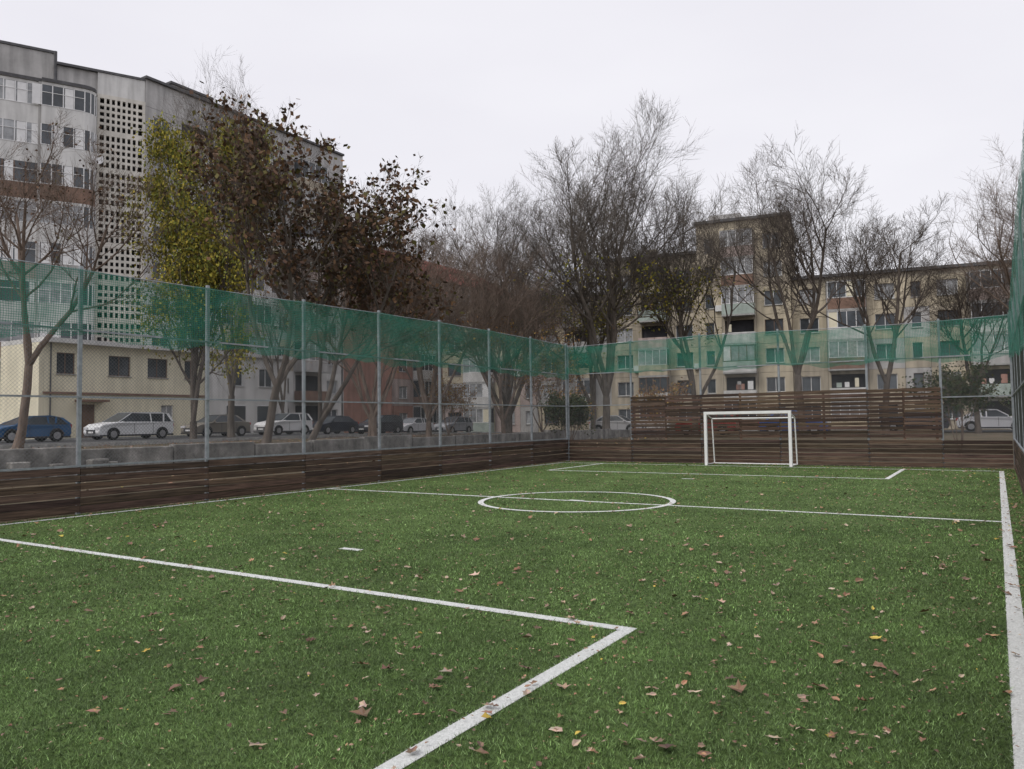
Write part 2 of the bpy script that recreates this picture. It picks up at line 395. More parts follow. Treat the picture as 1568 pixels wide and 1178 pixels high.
boards('wall_boards','x',BY-.079,[.97+.138*i for i in range(12)],.122,[-12.35,-10.9,-9.5,-8.05,-6.6,-3.7,-2.6,-1.5],parent=tw,lo=.76)
tp=MB()
for x in (-12.2,-10.9,-8,-5.1,-2.6,-1.65): tp.box(x-.04,x+.04,BY-.047,BY-.04,.9,2.62,'brownp')
tp.obj('wall_battens',tw)

# ------------------------------------------------------------------ goal
g=MB();gx0,gx1,gy=-8.95,-6.0,27.45;h=1.88
g.box(gx0-.05,gx0+.05,gy-.05,gy+.05,0,h+.05,'white');g.box(gx1-.05,gx1+.05,gy-.05,gy+.05,0,h+.05,'white')
g.box(gx0+.05,gx1-.05,gy-.05,gy+.05,h-.05,h+.05,'white')
for x in (gx0,gx1):
    g.rod((x,gy+.05,h-.03),(x,gy+.75,h-.2),.025,'white',8); g.rod((x,gy+.75,h-.2),(x,gy+.95,.03),.025,'white',8)
    g.rod((x,gy+.05,.03),(x,gy+.95,.03),.025,'white',8)
g.rod((gx0,gy+.75,h-.2),(gx1,gy+.75,h-.2),.025,'white',8); g.rod((gx0,gy+.95,.03),(gx1,gy+.95,.03),.025,'white',8)
g.obj('football_goal',bevel=.006)

# ------------------------------------------------------------------ retaining wall
rw=MB();y=-14
while y<62:
    l=R.uniform(2.2,3.2);zt=zg(-21.5,y)+.25+R.uniform(-.06,.07);o=R.uniform(-.04,.04)
    rw.box(-21.3+o,-21.0+o,y,y+l-.03,0,zt,'conc');y+=l
for i in range(26):
    y=R.uniform(4,13);s=R.uniform(.15,.4);rw.box(-20.9,-20.9+s,y,y+s*1.4,.1,.3+R.uniform(.2,.6),'conc')
rw.obj('concrete_retaining_wall',bevel=.03)

# ------------------------------------------------------------------ buildings
class Bld:
    def __init__(s,name,O,D,N):
        s.e=empty(name);s.O=O;s.D=D;s.N=N;s.p={}
    def __getitem__(s,k):
        if k not in s.p: s.p[k]=MB(s.O,s.D,s.N)
        return s.p[k]
    def done(s):
        for k,mb in s.p.items(): mb.obj(k,s.e)
def window(B,a0,a1,z0,z1,o,fr='frame',n=2,curtain=None):
    gl='glass2' if (R.random()<.3 if curtain is None else curtain) else 'glass'
    B['windows'].box(a0,a1,o-.2,o-.17,z0,z1,gl)
    f=.05;q0,q1=o-.168,o-.12
    w=B['window_frames']
    w.box(a0,a1,q0,q1,z0,z0+f,fr);w.box(a0,a1,q0,q1,z1-f,z1,fr)
    for i in range(n+1):
        a=a0+(a1-a0-f)*i/n; w.box(a,a+f,q0+.002,q1+.002,z0+f,z1-f,fr)
    w.box(a0-.05,a1+.05,o+.002,o+.08,z0-.06,z0,'kerb')
def cell(B,a0,a1,z0,z1,o,wk,ww=1.5,wh=1.4,sill=.85,fr=None,T=.3,n=2):
    mid=(a0+a1)/2; w0,w1=mid-ww/2,mid+ww/2; s0,s1=z0+sill,z0+sill+wh; j=.012
    W_=B['walls']
    W_.box(a0+j,w0,o-T,o,z0+j,z1-j,wk);W_.box(w1,a1-j,o-T,o,z0+j,z1-j,wk)
    W_.box(w0,w1,o-T,o,z0+j,s0,wk);W_.box(w0,w1,o-T,o,s1,z1-j,wk)
    window(B,w0,w1,s0,s1,o,fr or R.choice(['frame','frame','frame','frameb']),n)
    if R.random()<.12:
        B['air_conditioners'].box(w1+.1,w1+.75,o+.003,o+.3,s0-.3,s0+.25,'frame')
def loggia(B,a0,a1,z0,z1,o,pk,glazed=True,dep=1.1,fr='frame',wk='panelg',n=4):
    W_=B['walls'];Bl=B['balconies'];j=.012
    W_.box(a0+j,a0+.25,o-.3,o,z0+j,z1-j,wk);W_.box(a1-.25,a1-j,o-.3,o,z0+j,z1-j,wk)
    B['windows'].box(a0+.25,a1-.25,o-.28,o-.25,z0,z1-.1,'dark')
    W_.box(a0+.25,a1-.25,o-.3,o,z1-.35,z1-j,wk)
    Bl.box(a0+.1,a1-.1,o+.002,o+dep,z0-.07,z0+.07,'kerb')
    Bl.box(a0+.12,a1-.12,o+dep-.06,o+dep,z0+.07,z0+1.05,pk)
    Bl.box(a0+.12,a0+.18,o+.002,o+dep-.06,z0+.07,z0+1.05,pk);Bl.box(a1-.18,a1-.12,o+.002,o+dep-.06,z0+.07,z0+1.05,pk)
    if glazed:
        zt=z1-.12
        B['windows'].box(a0+.15,a1-.15,o+dep-.05,o+dep-.03,z0+1.05,zt,'glass' if R.random()<.6 else 'glass2')
        B['windows'].box(a0+.14,a0+.16,o+.01,o+dep-.05,z0+1.05,zt,'glass');B['windows'].box(a1-.16,a1-.14,o+.01,o+dep-.05,z0+1.05,zt,'glass')
        F_=B['window_frames']
        for i in range(n+1):
            a=a0+.12+(a1-a0-.30)*i/n; F_.box(a,a+.06,o+dep-.03,o+dep+.012,z0+1.05,zt,fr)
        F_.box(a0+.12,a1-.12,o+dep-.029,o+dep+.014,z0+1.051,z0+1.11,fr);F_.box(a0+.12,a1-.12,o+dep-.029,o+dep+.014,zt-.06,zt,fr)
        if R.random()<.5:
            i=R.randint(0,n-1);a=a0+.12+(a1-a0-.30)*i/n;F_.box(a+.07,a+(a1-a0-.3)/n-.01,o+dep-.028,o+dep-.02,z0+1.12,zt-.07,R.choice(['frame','kerb','cream']))
        Bl.box(a0+.1,a1-.1,o+.002,o+dep+.04,zt,zt+.05,'kerb')
    else:
        for i in range(R.randint(0,4)):
            a=R.uniform(a0+.4,a1-.8);B['laundry'].box(a,a+R.uniform(.25,.5),o+dep+.02,o+dep+.03,z0+1.1,z0+R.uniform(1.5,1.9),R.choice(['frame','brick','greenp','panelg','cream']))
QX,QY=-57,36;fh=2.95;z0=.85
T1=Bld('apartment_tower',(QX,QY),(0,1),(1,0))
TL=22.0
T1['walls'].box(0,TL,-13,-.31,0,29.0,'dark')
cols=[('w',3.0),('l',3.6),('w',2.6),('l',3.6),('w',2.6),('l',3.6),('w',3.0)]
for fl_ in range(9):
    a=0
    for k,wd in cols:
        za,zb_=z0+fl_*fh,z0+(fl_+1)*fh
        if k=='w': cell(T1,a,a+wd,za,zb_,0,R.choice(['panelg','panelg','beige','panelw']))
        else: loggia(T1,a,a+wd,za,zb_,0,R.choice(['panelw','brownp','beige','panelg','pink']),R.random()<.75,wk='panelg')
        a+=wd
T1['walls'].box(0,TL-.2,-.3,0,z0+9*fh+.012,29.6,'panelg');T1['roof'].box(-.1,TL+.1,-13.1,.25,29.602,29.8,'roofd')
T1['walls'].box(TL-.19,TL+.1,-13,-.0,0,29.6,'panelg')
T1['roof'].box(5,9,-8,-4,29.8,32,'panelg');T1['roof'].box(4.8,9.2,-8.2,-3.8,32,32.2,'roofd')
T1.done()
D2=(-.455,-.89);N2=(.89,-.455)
T2=Bld('apartment_tower',(QX,QY),D2,N2)
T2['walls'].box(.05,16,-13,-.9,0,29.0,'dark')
T2['walls'].box(0.05,3.4,-.9,-.02,z0+9*fh+.31,29.4,'panelw')
T2['walls'].box(0.05,3.4,-.9,-.02,0,z0+2*fh-.01,'cream')
for fl_ in range(2,9):
    za=z0+fl_*fh
    T2['lattice_screen'].box(0.0,3.4,-.3,.0,za,za+.42,'latt')
    zz0,zz1=za+.42,za+fh
    T2['lattice_screen'].box(0.0,.22,-.3,-.001,zz0,zz1,'latt');T2['lattice_screen'].box(3.22,3.4,-.3,-.001,zz0,zz1,'latt')
    nc=8;nr=5
    for i in range(1,nc):
        a=.22+3.0*i/nc;T2['lattice_screen'].box(a-.08,a+.08,-.2,-.004,zz0,zz1,'latt')
    for i in range(1,nr):
        z=zz0+(zz1-zz0)*i/nr;T2['lattice_screen'].box(.22,3.22,-.199,-.008,z-.10,z+.10,'latt')
T2['lattice_screen'].box(0,3.4,-.3,0,z0+9*fh,z0+9*fh+.3,'latt')
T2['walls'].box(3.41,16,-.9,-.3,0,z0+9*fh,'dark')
path=[(3.5,0),(3.5,.75),(3.62,1.05),(3.9,1.28),(4.3,1.38),(7.1,1.38),(7.1,1.1),(7.3,1.1),(10.2,1.1),(13,1.1),(15.8,1.1),(15.8,0)]
RP=random.Random(21)
for fl_ in range(9):
    za=z0+fl_*fh;zb_=za+fh
    B=T2
    B['balconies'].poly([(a,b_,za-.08) for a,b_ in path],'kerb');B['balconies'].poly([(a,b_,za+.08) for a,b_ in path],'kerb')
    pk=['panelw','panelg','panelw','panelw','panelg','panelw','brownp','panelw','panelw'][fl_];pk2=['panelg','panelw','brownp','panelw','pink','panelw','brownp','panelw','panelw'][fl_]
    for (p,q) in zip(path[:-1],path[1:]):
        L_=math.hypot(q[0]-p[0],q[1]-p[1]);k=pk if q[0]<=7.1 else pk2
        B['balconies'].poly([(*p,za-.08),(*q,za-.08),(*q,za+1.1),(*p,za+1.1)],k)
        sc=.985
        B['windows'].poly([(p[0],p[1]*sc,za+1.1),(q[0],q[1]*sc,za+1.1),(q[0],q[1]*sc,zb_-.3),(p[0],p[1]*sc,zb_-.3)],'glass' if RP.random()<.6 else 'glass2')
        B['balconies'].poly([(*p,zb_-.3),(*q,zb_-.3),(*q,zb_-.08),(*p,zb_-.08)],'panelw')
        nm=max(1,int(L_/.7))
        for i in range(nm):
            t_=i/nm;a=p[0]+(q[0]-p[0])*t_;b_=p[1]+(q[1]-p[1])*t_
            B['window_frames'].box(a-.035,a+.035,b_-.03,b_+.02,za+1.1,zb_-.3,'frame' if q[0]<=7.1 or fl_%3 else 'frameb')
            if RP.random()<.25 and b_>1: B['window_panels'].box(a+.05,a+.6,b_-.015,b_-.008,za+1.12,zb_-.32,'frame')
        if L_>.5:
            B['balcony_rail'].rod(B['walls'].P(*p,za+1.12),B['walls'].P(*q,za+1.12),.035,'frame',5)
            B['balcony_rail'].rod(B['walls'].P(*p,zb_-.85),B['walls'].P(*q,zb_-.85),.03,'frame',5)
    T2['walls'].box(6.9,7.3,-.3,1.2,za,zb_,'panelg')
    T2['walls'].box(3.41,3.8,-.3,-.01,za,zb_,'panelw')
pz=T2['walls'].P(3.55,1.2,z0+7*fh+.6)
for i in range(12):
    a=6.283*i/12;a2=6.283*(i+1)/12
    T2['satellite_dish'].poly([(pz[0]+.25,pz[1]-.12,pz[2]),(pz[0]+.35,pz[1]+.45*math.cos(a),pz[2]+.45*math.sin(a)),(pz[0]+.35,pz[1]+.45*math.cos(a2),pz[2]+.45*math.sin(a2))],'frame',True)
T2['satellite_dish'].rod(pz,(pz[0]+.25,pz[1]-.1,pz[2]),.04,'steel',5)
zt=z0+9*fh
T2['roof'].poly([(a,b_+.1,zt-.05) for a,b_ in path],'kerb');T2['roof'].poly([(a,b_+.12,zt+.18) for a,b_ in path],'roofd')
for p,q in zip(path[:-1],path[1:]): T2['roof'].poly([(p[0],p[1]+.1,zt-.05),(q[0],q[1]+.1,zt-.05),(q[0],q[1]+.12,zt+.18),(p[0],p[1]+.12,zt+.18)],'roofd')
T2['walls'].box(3.41,6.2,-6,-.2,zt+.2,29.4,'panelg');T2['walls'].box(6.3,16,-6,-.6,zt+.2,30.4,'panelg')
T2['roof'].box(0,6.2,-13,.05,29.41,29.6,'roofd');T2['roof'].box(6.2,16,-13,-.5,30.41,30.6,'roofd')
T2['downpipe'].rod((*T2['walls'].P(6.25,-.1,0)[:2],zt),(*T2['walls'].P(6.25,-.1,0)[:2],30.4),.12,'roofd',8)
T2.done()
A=Bld('cream_annex_building',(-52,26),(0,1),(1,0))
A['walls'].box(0,20,-5,-.31,0,7.1,'dark')
def wallholes(B,a0,a1,z0_,z1_,o,k,holes):
    a=a0
    for (p,q,u,v) in sorted(holes):
        B['walls'].box(a,p,o-.3,o,z0_,z1_,k)
        if u>z0_: B['walls'].box(p,q,o-.3,o,z0_,u,k)
        B['walls'].box(p,q,o-.3,o,v,z1_,k); a=q
    B['walls'].box(a,a1,o-.3,o,z0_,z1_,k)
wallholes(A,0,12.2,.5,4.0,0,'cream',[(2.4,3.4,.8,3.2),(8.3,9.3,2.0,3.2)])
window(A,8.3,9.3,2.0,3.2,0)
A['door'].box(2.4,3.4,-.2,-.14,.8,3.2,'frameb')
A['canopy'].box(2.0,3.9,.002,.9,3.35,3.5,'brownp')
wallholes(A,0,12.2,4.0,7.2,0,'cream',[(4.3,5.9,5.2,6.6),(7.2,8.8,5.2,6.6),(.8,2.0,5.2,6.6),(10.2,11.4,5.2,6.6)])
for a,b_ in ((4.3,5.9),(7.2,8.8),(.8,2.0),(10.2,11.4)): window(A,a,b_,5.2,6.6,0,'frameb',2,False)
A['trim'].box(-.05,12.2,.002,.12,3.85,4.0,'brownp')
A['downpipe'].rod((-51.93,26.4,.8),(-51.93,26.4,7.2),.05,'roofd',6);A['downpipe'].rod((-51.93,38,.8),(-51.93,38,7.2),.05,'roofd',6)
wallholes(A,12.21,20,.5,7.2,.25,'panelw',[(14,15.4,4.8,6.3),(17,18.4,4.8,6.3)])
for a,b_ in ((14,15.4),(17,18.4)): window(A,a,b_,4.8,6.3,.25)
for a,b_ in ((13.8,15.6),(16.8,18.6)):
    A['windows'].box(a,b_,.255,.28,1.4,3.2,'glass')
    A['window_frames'].box(a-.06,b_+.06,.253,.275,1.3,1.4,'frame');A['window_frames'].box(a-.06,b_+.06,.253,.275,3.2,3.3,'frame')
A['walls'].box(-.3,-.01,-5,-.0,0,7.19,'cream')
A['roof'].box(-.3,20.3,-5,.6,7.2,7.5,'panelw')
A.done()
Bb=Bld('red_roofed_apartment_block',(-57,66),(0,1),(1,0))
Bb['walls'].box(0,26,-11,-.31,0,18.6,'dark')
for f_ in range(6):
    for c_ in range(8):
        a=c_*3.25;za=.5+f_*3.05
        if c_%3==1: loggia(Bb,a,a+3.25,za,za+3.05,0,R.choice(['panelw','pink','brownp']),R.random()<.7,wk='pink')
        else: cell(Bb,a,a+3.25,za,za+3.05,0,R.choice(['brick','pink','brick']))
r=Bb['roof'];zr=18.9;zq=22.6
r.poly([(-.6,.6,zr),(26.6,.6,zr),(23,-5,zq),(3,-5,zq)],'roofr');r.poly([(-.6,.6,zr),(3,-5,zq),(-.6,-11,zr)],'roofr')
r.poly([(26.6,.6,zr),(26.6,-11,zr),(23,-5,zq)],'roofr');r.poly([(-.6,-11,zr),(3,-5,zq),(23,-5,zq),(26.6,-11,zr)],'roofr')
Bb['walls'].box(-.3,-.01,-11,-.3,0,18.85,'brick')
Bb.done()
fh=2.65;z0=.5
def wing(B,s0,s1,floors,o,pattern,walls,ztop):
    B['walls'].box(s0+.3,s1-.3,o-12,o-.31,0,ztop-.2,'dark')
    n=len(pattern)
    for f_ in range(floors):
        a=s0;i=0
        while a<s1-.1:
            k,wd=pattern[i%n]; wd=min(wd,s1-a); za=z0+f_*fh;zb_=za+fh
            if s1-a-wd<1.5: wd=s1-a
            wk=R.choice(walls)
            if wd<1.8: B['walls'].box(a+.012,a+wd-.012,o-.3,o,za+.012,zb_-.012,wk)
            elif k=='l': loggia(B,a,a+wd,za,zb_,o,R.choice(['panelw','beige2','brownp','panelg','greenp','panelw','yell','pink']),R.random()<.7,wk=wk,fr=R.choice(['frame','frame','frameb']))
            elif k=='n': cell(B,a,a+wd,za,zb_,o,wk,.8,1.35,n=1)
            else: cell(B,a,a+wd,za,zb_,o,wk,1.6,1.35)
            a+=wd;i+=1
    zt=z0+floors*fh
    B['walls'].box(s0,s1,o-.3,o+.002,zt,ztop-.01,walls[0])
    B['walls'].box(s0,s0+.3,o-12,o-.3,0,ztop-.01,walls[0]);B['walls'].box(s1-.3,s1,o-12,o-.3,0,ztop-.01,walls[0])
    B['roof'].box(s0-.15,s1+.15,o-12.1,o+.4,ztop,ztop+.25,'roofd')
FR=((-15.5,73),(.986,.165),(.165,-.986))
C1=Bld('apartment_block',*FR)
wing(C1,.02,33,5,0,[('w',2.9),('l',3.3),('w',2.9),('n',2.0),('w',2.8),('l',3.3)],['beige','beige','beige2','panelg'],14.2)
C1.done()
C2=Bld('apartment_block',*FR)
wing(C2,-8.3,0,7,.9,[('n',2.2),('l',3.1),('w',3.0)],['beige2','beige','beige2'],20.0)
wing(C2,-17,-8.32,6,.3,[('w',2.9),('l',3.0),('w',2.8)],['beige','beige','beige2'],17.4)
C2['roof'].box(-7.5,-4.5,-5,-2,20.25,21.5,'panelg');C2['roof'].box(-14,-13,-4,-3,17.65,19,'beige')
for a in (-6.9,-2.5,-10.5): C2['antennas'].rod((*C2['roof'].P(a,-2.5,0)[:2],18),(*C2['roof'].P(a,-2.5,0)[:2],22.8),.03,'roofd',5)
C2.done()
C3=Bld('apartment_block',*FR)
wing(C3,-36,-17.02,5,0,[('w',2.9),('l',3.3),('w',2.9),('n',2.0)],['beige','panelg','beige2','pink'],14.2)
C3.done()

# ------------------------------------------------------------------ cars
def car(x,y,ang,paint,kind='suv',L_=4.5,H_=1.6,W_=1.8,name='parked_car'):
    key='paint_%d'%len(M);M[key]=mat(key,paint,.25,.05,2,spec=.6)
    zb=zg(x,y)+.055
    e=empty(name,(x,y,zb));e.rotation_euler=(0,0,ang)
    h=H_;l=L_/2;w=W_/2
    if kind=='sedan': prof=[(-l,.45),(-l+.03,.85),(-l+.2,.98),(-l+.8,1.02),(l-1.25,.98),(l-.35,.82),(l-.05,.68),(l,.4),(l-.1,.22),(-l+.1,.25)];gh=[(-l+.55,1.0),(-l+1.15,h-.05),(-l+1.9,h),(l-2.0,h-.03),(l-1.2,.97)]
    elif kind=='hatch': prof=[(-l,.45),(-l+.02,.85),(-l+.12,.95),(l-1.1,.95),(l-.4,.80),(l-.06,.62),(l,.4),(l-.1,.22),(-l+.1,.25)];gh=[(-l+.12,.93),(-l+.55,h-.1),(-l+1.1,h),(l-2.0,h-.04),(l-1.0,.93)]
    else: prof=[(-l,.45),(-l+.02,1.0),(-l+.12,1.08),(l-1.15,1.05),(l-.3,.92),(l-.04,.75),(l,.42),(l-.1,.24),(-l+.1,.27)];gh=[(-l+.1,1.05),(-l+.4,h-.06),(-l+.9,h),(l-2.1,h-.02),(l-1.15,1.03)]
    def ext(mb,pts,k,wf):
        n=len(pts);i0=len(mb.v)
        for s in (-1,1):
            for i,(a,z) in enumerate(pts): mb.v.append((a,s*wf(a,z),z))
        i=mb.mi(k)
        mb.f.append(tuple(range(i0+n-1,i0-1,-1)));mb.m.append(i);mb.f.append(tuple(range(i0+n,i0+2*n)));mb.m.append(i)
        for j in range(n): mb.f.append((i0+j,i0+(j+1)%n,i0+n+(j+1)%n,i0+n+j));mb.m.append(i)
    mb=MB();ext(mb,prof,key,lambda a,z:w*(1-.10*(abs(a)/l)**4))
    mb.obj('body',e,bevel=.06)
    mb=MB();tw_=lambda a,z:w*(.95-.20*max(0,(z-.98))/(h-.98))
    ext(mb,gh,'glass',tw_);mb.obj('windows',e)
    mb=MB()
    gx=[p for p in gh if p[1]>h-.11]
    rf=[(gx[0][0]-.04,gx[0][1]-.02),(gx[1][0],h+.02),(gx[2][0]+.03,h-.01),(gx[2][0],h-.05),(gx[0][0],gx[0][1]-.06)]
    ext(mb,rf,key,lambda a,z:w*.775)
    for s in (-1,1):
        def pil(p,q,wd=.05):
            wa=tw_(*p)+.008;wb=tw_(*q)+.008
            mb.poly([(p[0]-wd,s*wa,p[1]),(p[0]+wd,s*wa,p[1]),(q[0]+wd,s*wb,q[1]),(q[0]-wd,s*wb,q[1])],key,True)
        pil(gh[-1],gh[-2]);pil(gh[0],gh[1],.09)
        m_=(gh[1][0]+gh[-2][0])/2;pil((m_,1.0),(m_,h-.03),.04);pil((gh[1][0]+.35,1.0),(gh[1][0]+.25,h-.04),.05)
        mb.rod((l-1.35,s*(w+.02),1.0),(l-1.35,s*(w+.14),1.03),.07,key,8)
        for wxx in (-l+.85,l-.85):
            c=[(wxx+.40*math.cos(math.pi*i/10),s*(w+.003),.33+.40*math.sin(math.pi*i/10)) for i in range(11)]
            mb.poly(c,'dark',True)
    mb.obj('roof_and_pillars',e)
    mb=MB()
    for wxx in (-l+.85,l-.85):
        for s in (-1,1):
            mb.rod((wxx,s*(w-.2),.33),(wxx,s*(w+.02),.33),.33,'tyre',18);mb.rod((wxx,s*(w+.021),.33),(wxx,s*(w+.03),.33),.2,'hub',12)
    mb.obj('wheels',e)
    mb=MB()
    for s in (-1,1):
        mb.box(l-.22,l+.005,s*w*.62-.2,s*w*.62+.2,.62,.75,'lampw');mb.box(-l-.01,-l+.15,s*w*.72-.14,s*w*.72+.14,.75,.93,'lampr')
        for dx in (-.95,.25): mb.box(dx,dx+.02,s*w-.003,s*w+.004,.35,.95,'dark')
    mb.box(l-.05,l+.008,-.45,.45,.36,.6,'dark');mb.box(l+.009,l+.015,-.26,.26,.4,.5,'frame');mb.box(-l-.012,-l,-.26,.26,.6,.72,'frame')
    mb.box(-l+.1,l-.1,-w-.006,w+.006,.2,.3,'dark')
    mb.obj('lights_and_trim',e)
Y=math.pi/2
car(-44.5,21.4,-Y,(.03,.10,.22),'hatch',4.0,1.42)
car(-44.5,27.3,-Y,(.74,.75,.76),'suv',4.8,1.62)
car(-45,33.8,-Y,(.22,.20,.17),'sedan',4.4,1.48)
car(-44.6,39.3,-Y,(.72,.72,.72),'suv',4.2,1.6)
car(-45,44.6,-Y,(.03,.035,.05),'sedan',4.4,1.45)
car(-44.5,49.6,-Y,(.05,.05,.06),'suv',4.4,1.6)
car(-45,54.6,-Y,(.6,.6,.62),'sedan',4.4,1.45)
car(-44.4,60,-Y,(.3,.31,.33),'suv',4.4,1.6)
car(-26,57.5,.1,(.65,.65,.66),'sedan',4.4,1.45)
car(-17,52.5,.06+math.pi,(.32,.03,.03),'suv',4.2,1.75)
car(-11.2,52.6,.06,(.03,.10,.35),'sedan',4.3,1.6)
car(-.2,62.5,.06,(.68,.68,.7),'sedan',4.4,1.5)
car(-5,62.3,.06+math.pi,(.04,.04,.05),'suv',4.4,1.6)

# ------------------------------------------------------------------ trees
TREES={}
def tree(name,x,y,H,seed,stems=3,fork=.15,spread=.45,lean=(0,0),bark='bark',r0=None,ch=(7,7,6,4),twigr=.006,leaf=None,trop=.12,k3=.55,k4=.8,wide=1.0,st0=.30,k1=.60):
    rr=random.Random(seed);V=[];F=[];LVt=[];LCt=[]
    sides=[8,6,4,3,3,3];r0=r0 or H*.0145
    gau=rr.gauss;un=rr.uniform
    def norm(a,b,c):
        l=math.sqrt(a*a+b*b+c*c) or 1;return a/l,b/l,c/l
    def frame_(d):
        dx,dy,dz=d
        if abs(dz)<.9: ux,uy,uz=norm(dy,-dx,0.0)
        else: ux,uy,uz=norm(0.0,dz,-dy)
        return ux,uy,uz,dy*uz-dz*uy,dz*ux-dx*uz,dx*uy-dy*ux
    def perp(d,ang):
        ux,uy,uz,vx,vy,vz=frame_(d);az=un(0,6.283)
        c,s=math.cos(az),math.sin(az);sa,ca=math.sin(ang),math.cos(ang);dx,dy,dz=d
        return norm(dx*ca+(ux*c+vx*s)*sa,dy*ca+(uy*c+vy*s)*sa,dz*ca+(uz*c+vz*s)*sa)
    CS={k:[(math.cos(6.283185*j/k),math.sin(6.283185*j/k)) for j in range(k)] for k in (3,4,6,8,10)}
    def ring(p,d,r,k):
        ux,uy,uz,vx,vy,vz=frame_(d);i=len(V);px,py,pz=p
        for c,s in CS[k]:
            c*=r;s*=r;V.append((px+ux*c+vx*s,py+uy*c+vy*s,pz+uz*c+vz*s))
        return i
    def addleaf(p):
        if leaf and leaf['z0']<=p[2]<=leaf['z1']:
            for _ in range(leaf['n']):
                if rr.random()>leaf['p']: continue
                s=leaf['s']*un(.6,1.2);q=(p[0]+gau(0,leaf['sp']),p[1]+gau(0,leaf['sp']),p[2]+gau(0,leaf['sp']))
                a=norm(gau(0,1),gau(0,1),gau(0,1)-leaf.get('hang',.3));b_=perp(a,1.57)
                w=s*.34
                LVt.extend([q,(q[0]+a[0]*s*.5+b_[0]*w,q[1]+a[1]*s*.5+b_[1]*w,q[2]+a[2]*s*.5+b_[2]*w),(q[0]+a[0]*s,q[1]+a[1]*s,q[2]+a[2]*s),(q[0]+a[0]*s*.5-b_[0]*w,q[1]+a[1]*s*.5-b_[1]*w,q[2]+a[2]*s*.5-b_[2]*w)])
                f=un(.6,1.35);c=rr.choice(leaf['c']);LCt.append((c[0]*f,c[1]*f,c[2]*f))
    nseg=[7,6,4,3,2];wob=[.10,.12,.12,.10,.09]
    def br(p,d,Ln,r,lv):
        n=nseg[lv];st=Ln/n;k=sides[lv];prev=ring(p,d,r,k)
        rend=r*(.38 if lv<3 else .45)
        nc=ch[lv] if lv<len(ch) else 0
        up=trop*(.8,1,1,.7,.5)[lv];wo=wob[lv]
        for i in range(n):
            d=norm(d[0]+gau(0,wo),d[1]+gau(0,wo),d[2]+gau(0,wo)*.6+up)
            p=(p[0]+d[0]*st,p[1]+d[1]*st,p[2]+d[2]*st)
            fr=(i+1)/n;rc=r+(rend-r)*fr;cur=ring(p,d,rc,k)
            for j in range(k):
                j2=(j+1)%k;F.append((prev+j,prev+j2,cur+j2,cur+j))
            prev=cur
            if leaf and (lv>=3 or (lv==2 and i>2)): addleaf(p)
            if nc and fr>(st0 if lv==0 else .2):
                eff=nc/(n*((1-st0) if lv==0 else .8));m=int(eff)+(1 if rr.random()<eff-int(eff) else 0)
                for _ in range(m):
                    ratio=(k1,.58,k3,k4)[lv]*(1.15-.5*fr)*un(.7,1.25)
                    br(p,perp(d,un(.45,1.0) if lv<2 else un(.35,.8)),Ln*ratio,max(rc*un(.5,.7),twigr),lv+1)
    fz=H*fork
    d=norm(lean[0],lean[1],1);p=(0,0,-.1);prev=ring(p,d,r0*1.3,10);nt_=4
    for i in range(nt_):
        d2=norm(d[0]+gau(0,.04),d[1]+gau(0,.04),d[2]);p=(p[0]+d2[0]*fz/nt_,p[1]+d2[1]*fz/nt_,p[2]+d2[2]*fz/nt_)
        cur=ring(p,d2,r0*(1-.04*i),10)
        for j in range(10): F.append((prev+j,prev+(j+1)%10,cur+(j+1)%10,cur+j))
        prev=cur
    a0=un(0,6.28)
    for s in range(stems):
        az=a0+6.283*s/stems+un(-.4,.4);t=spread*un(.5,1.25)
        dd=norm(d[0]+math.cos(az)*t,d[1]+math.sin(az)*t,1)
        br(p,dd,(H-fz)*un(.72,.9),r0*un(.55,.78)*(1 if stems>1 else 1.3),0)
    zs_=sorted(v[2] for v in V[::7]);zm=zs_[int(len(zs_)*.995)];f=max(.4,min(1.7,H/zm))
    S=np.array([f*wide,f*wide,f]);A_=np.array(V)*S;nv=len(A_);faces=F
    if LVt:
        B_=np.array(LVt)*S;A_=np.concatenate([A_,B_]);faces=F+[(nv+4*i,nv+4*i+1,nv+4*i+2,nv+4*i+3) for i in range(len(LCt))]
    me=bpy.data.meshes.new(name);me.from_pydata(A_.tolist(),[],faces)
    me.materials.append(M[bark]);me.materials.append(M['leafc'])
    idx=np.zeros(len(faces),np.int32);idx[len(F):]=1;me.polygons.foreach_set('material_index',idx)
    if LVt:
        c=np.ones((len(A_),4),np.float32);c[nv:,:3]=np.repeat(np.array(LCt),4,0);at=me.color_attributes.new('Col','FLOAT_COLOR','POINT');at.data.foreach_set('color',c.ravel())
    me.update();o=bpy.data.objects.new(name,me);o.location=(x,y,zg(x,y));scene.collection.objects.link(o)
    TREES[seed]=o;print(name,seed,len(faces),f);return o
def clone(seed,x,y,sc,rot,szx=1.0,name=None):
    s=TREES[seed];o=bpy.data.objects.new(name or s.name.split('.')[0],s.data);o.location=(x,y,zg(x,y));o.rotation_euler=(0,0,rot);o.scale=(sc*szx,sc*szx,sc);scene.collection.objects.link(o)
yel=[(.28,.25,.04),(.20,.20,.04),(.36,.29,.05),(.14,.16,.04)]
brn=[(.13,.078,.05),(.09,.055,.04),(.17,.10,.055),(.11,.07,.048),(.12,.105,.04)]
org=[(.28,.15,.06),(.20,.11,.055),(.30,.21,.065)]
D4=(8,7,6,5)
tree('bare_tree',-32.3,15.2,12.8,1,3,.3,.6,(.05,.1),'barkr',ch=(7,6,6,4),leaf=dict(z0=3,z1=20,n=1,p=.06,s=.14,sp=.1,c=brn))
tree('yellow_leaved_tree',-37.4,26.6,20.0,2,3,.06,.06,(0,0),'bark',ch=(13,6,5,3),trop=.13,k1=.32,k3=.45,st0=.14,leaf=dict(z0=4.0,z1=18.5,n=3,p=.62,s=.24,sp=.35,c=yel,hang=.6),wide=.72)
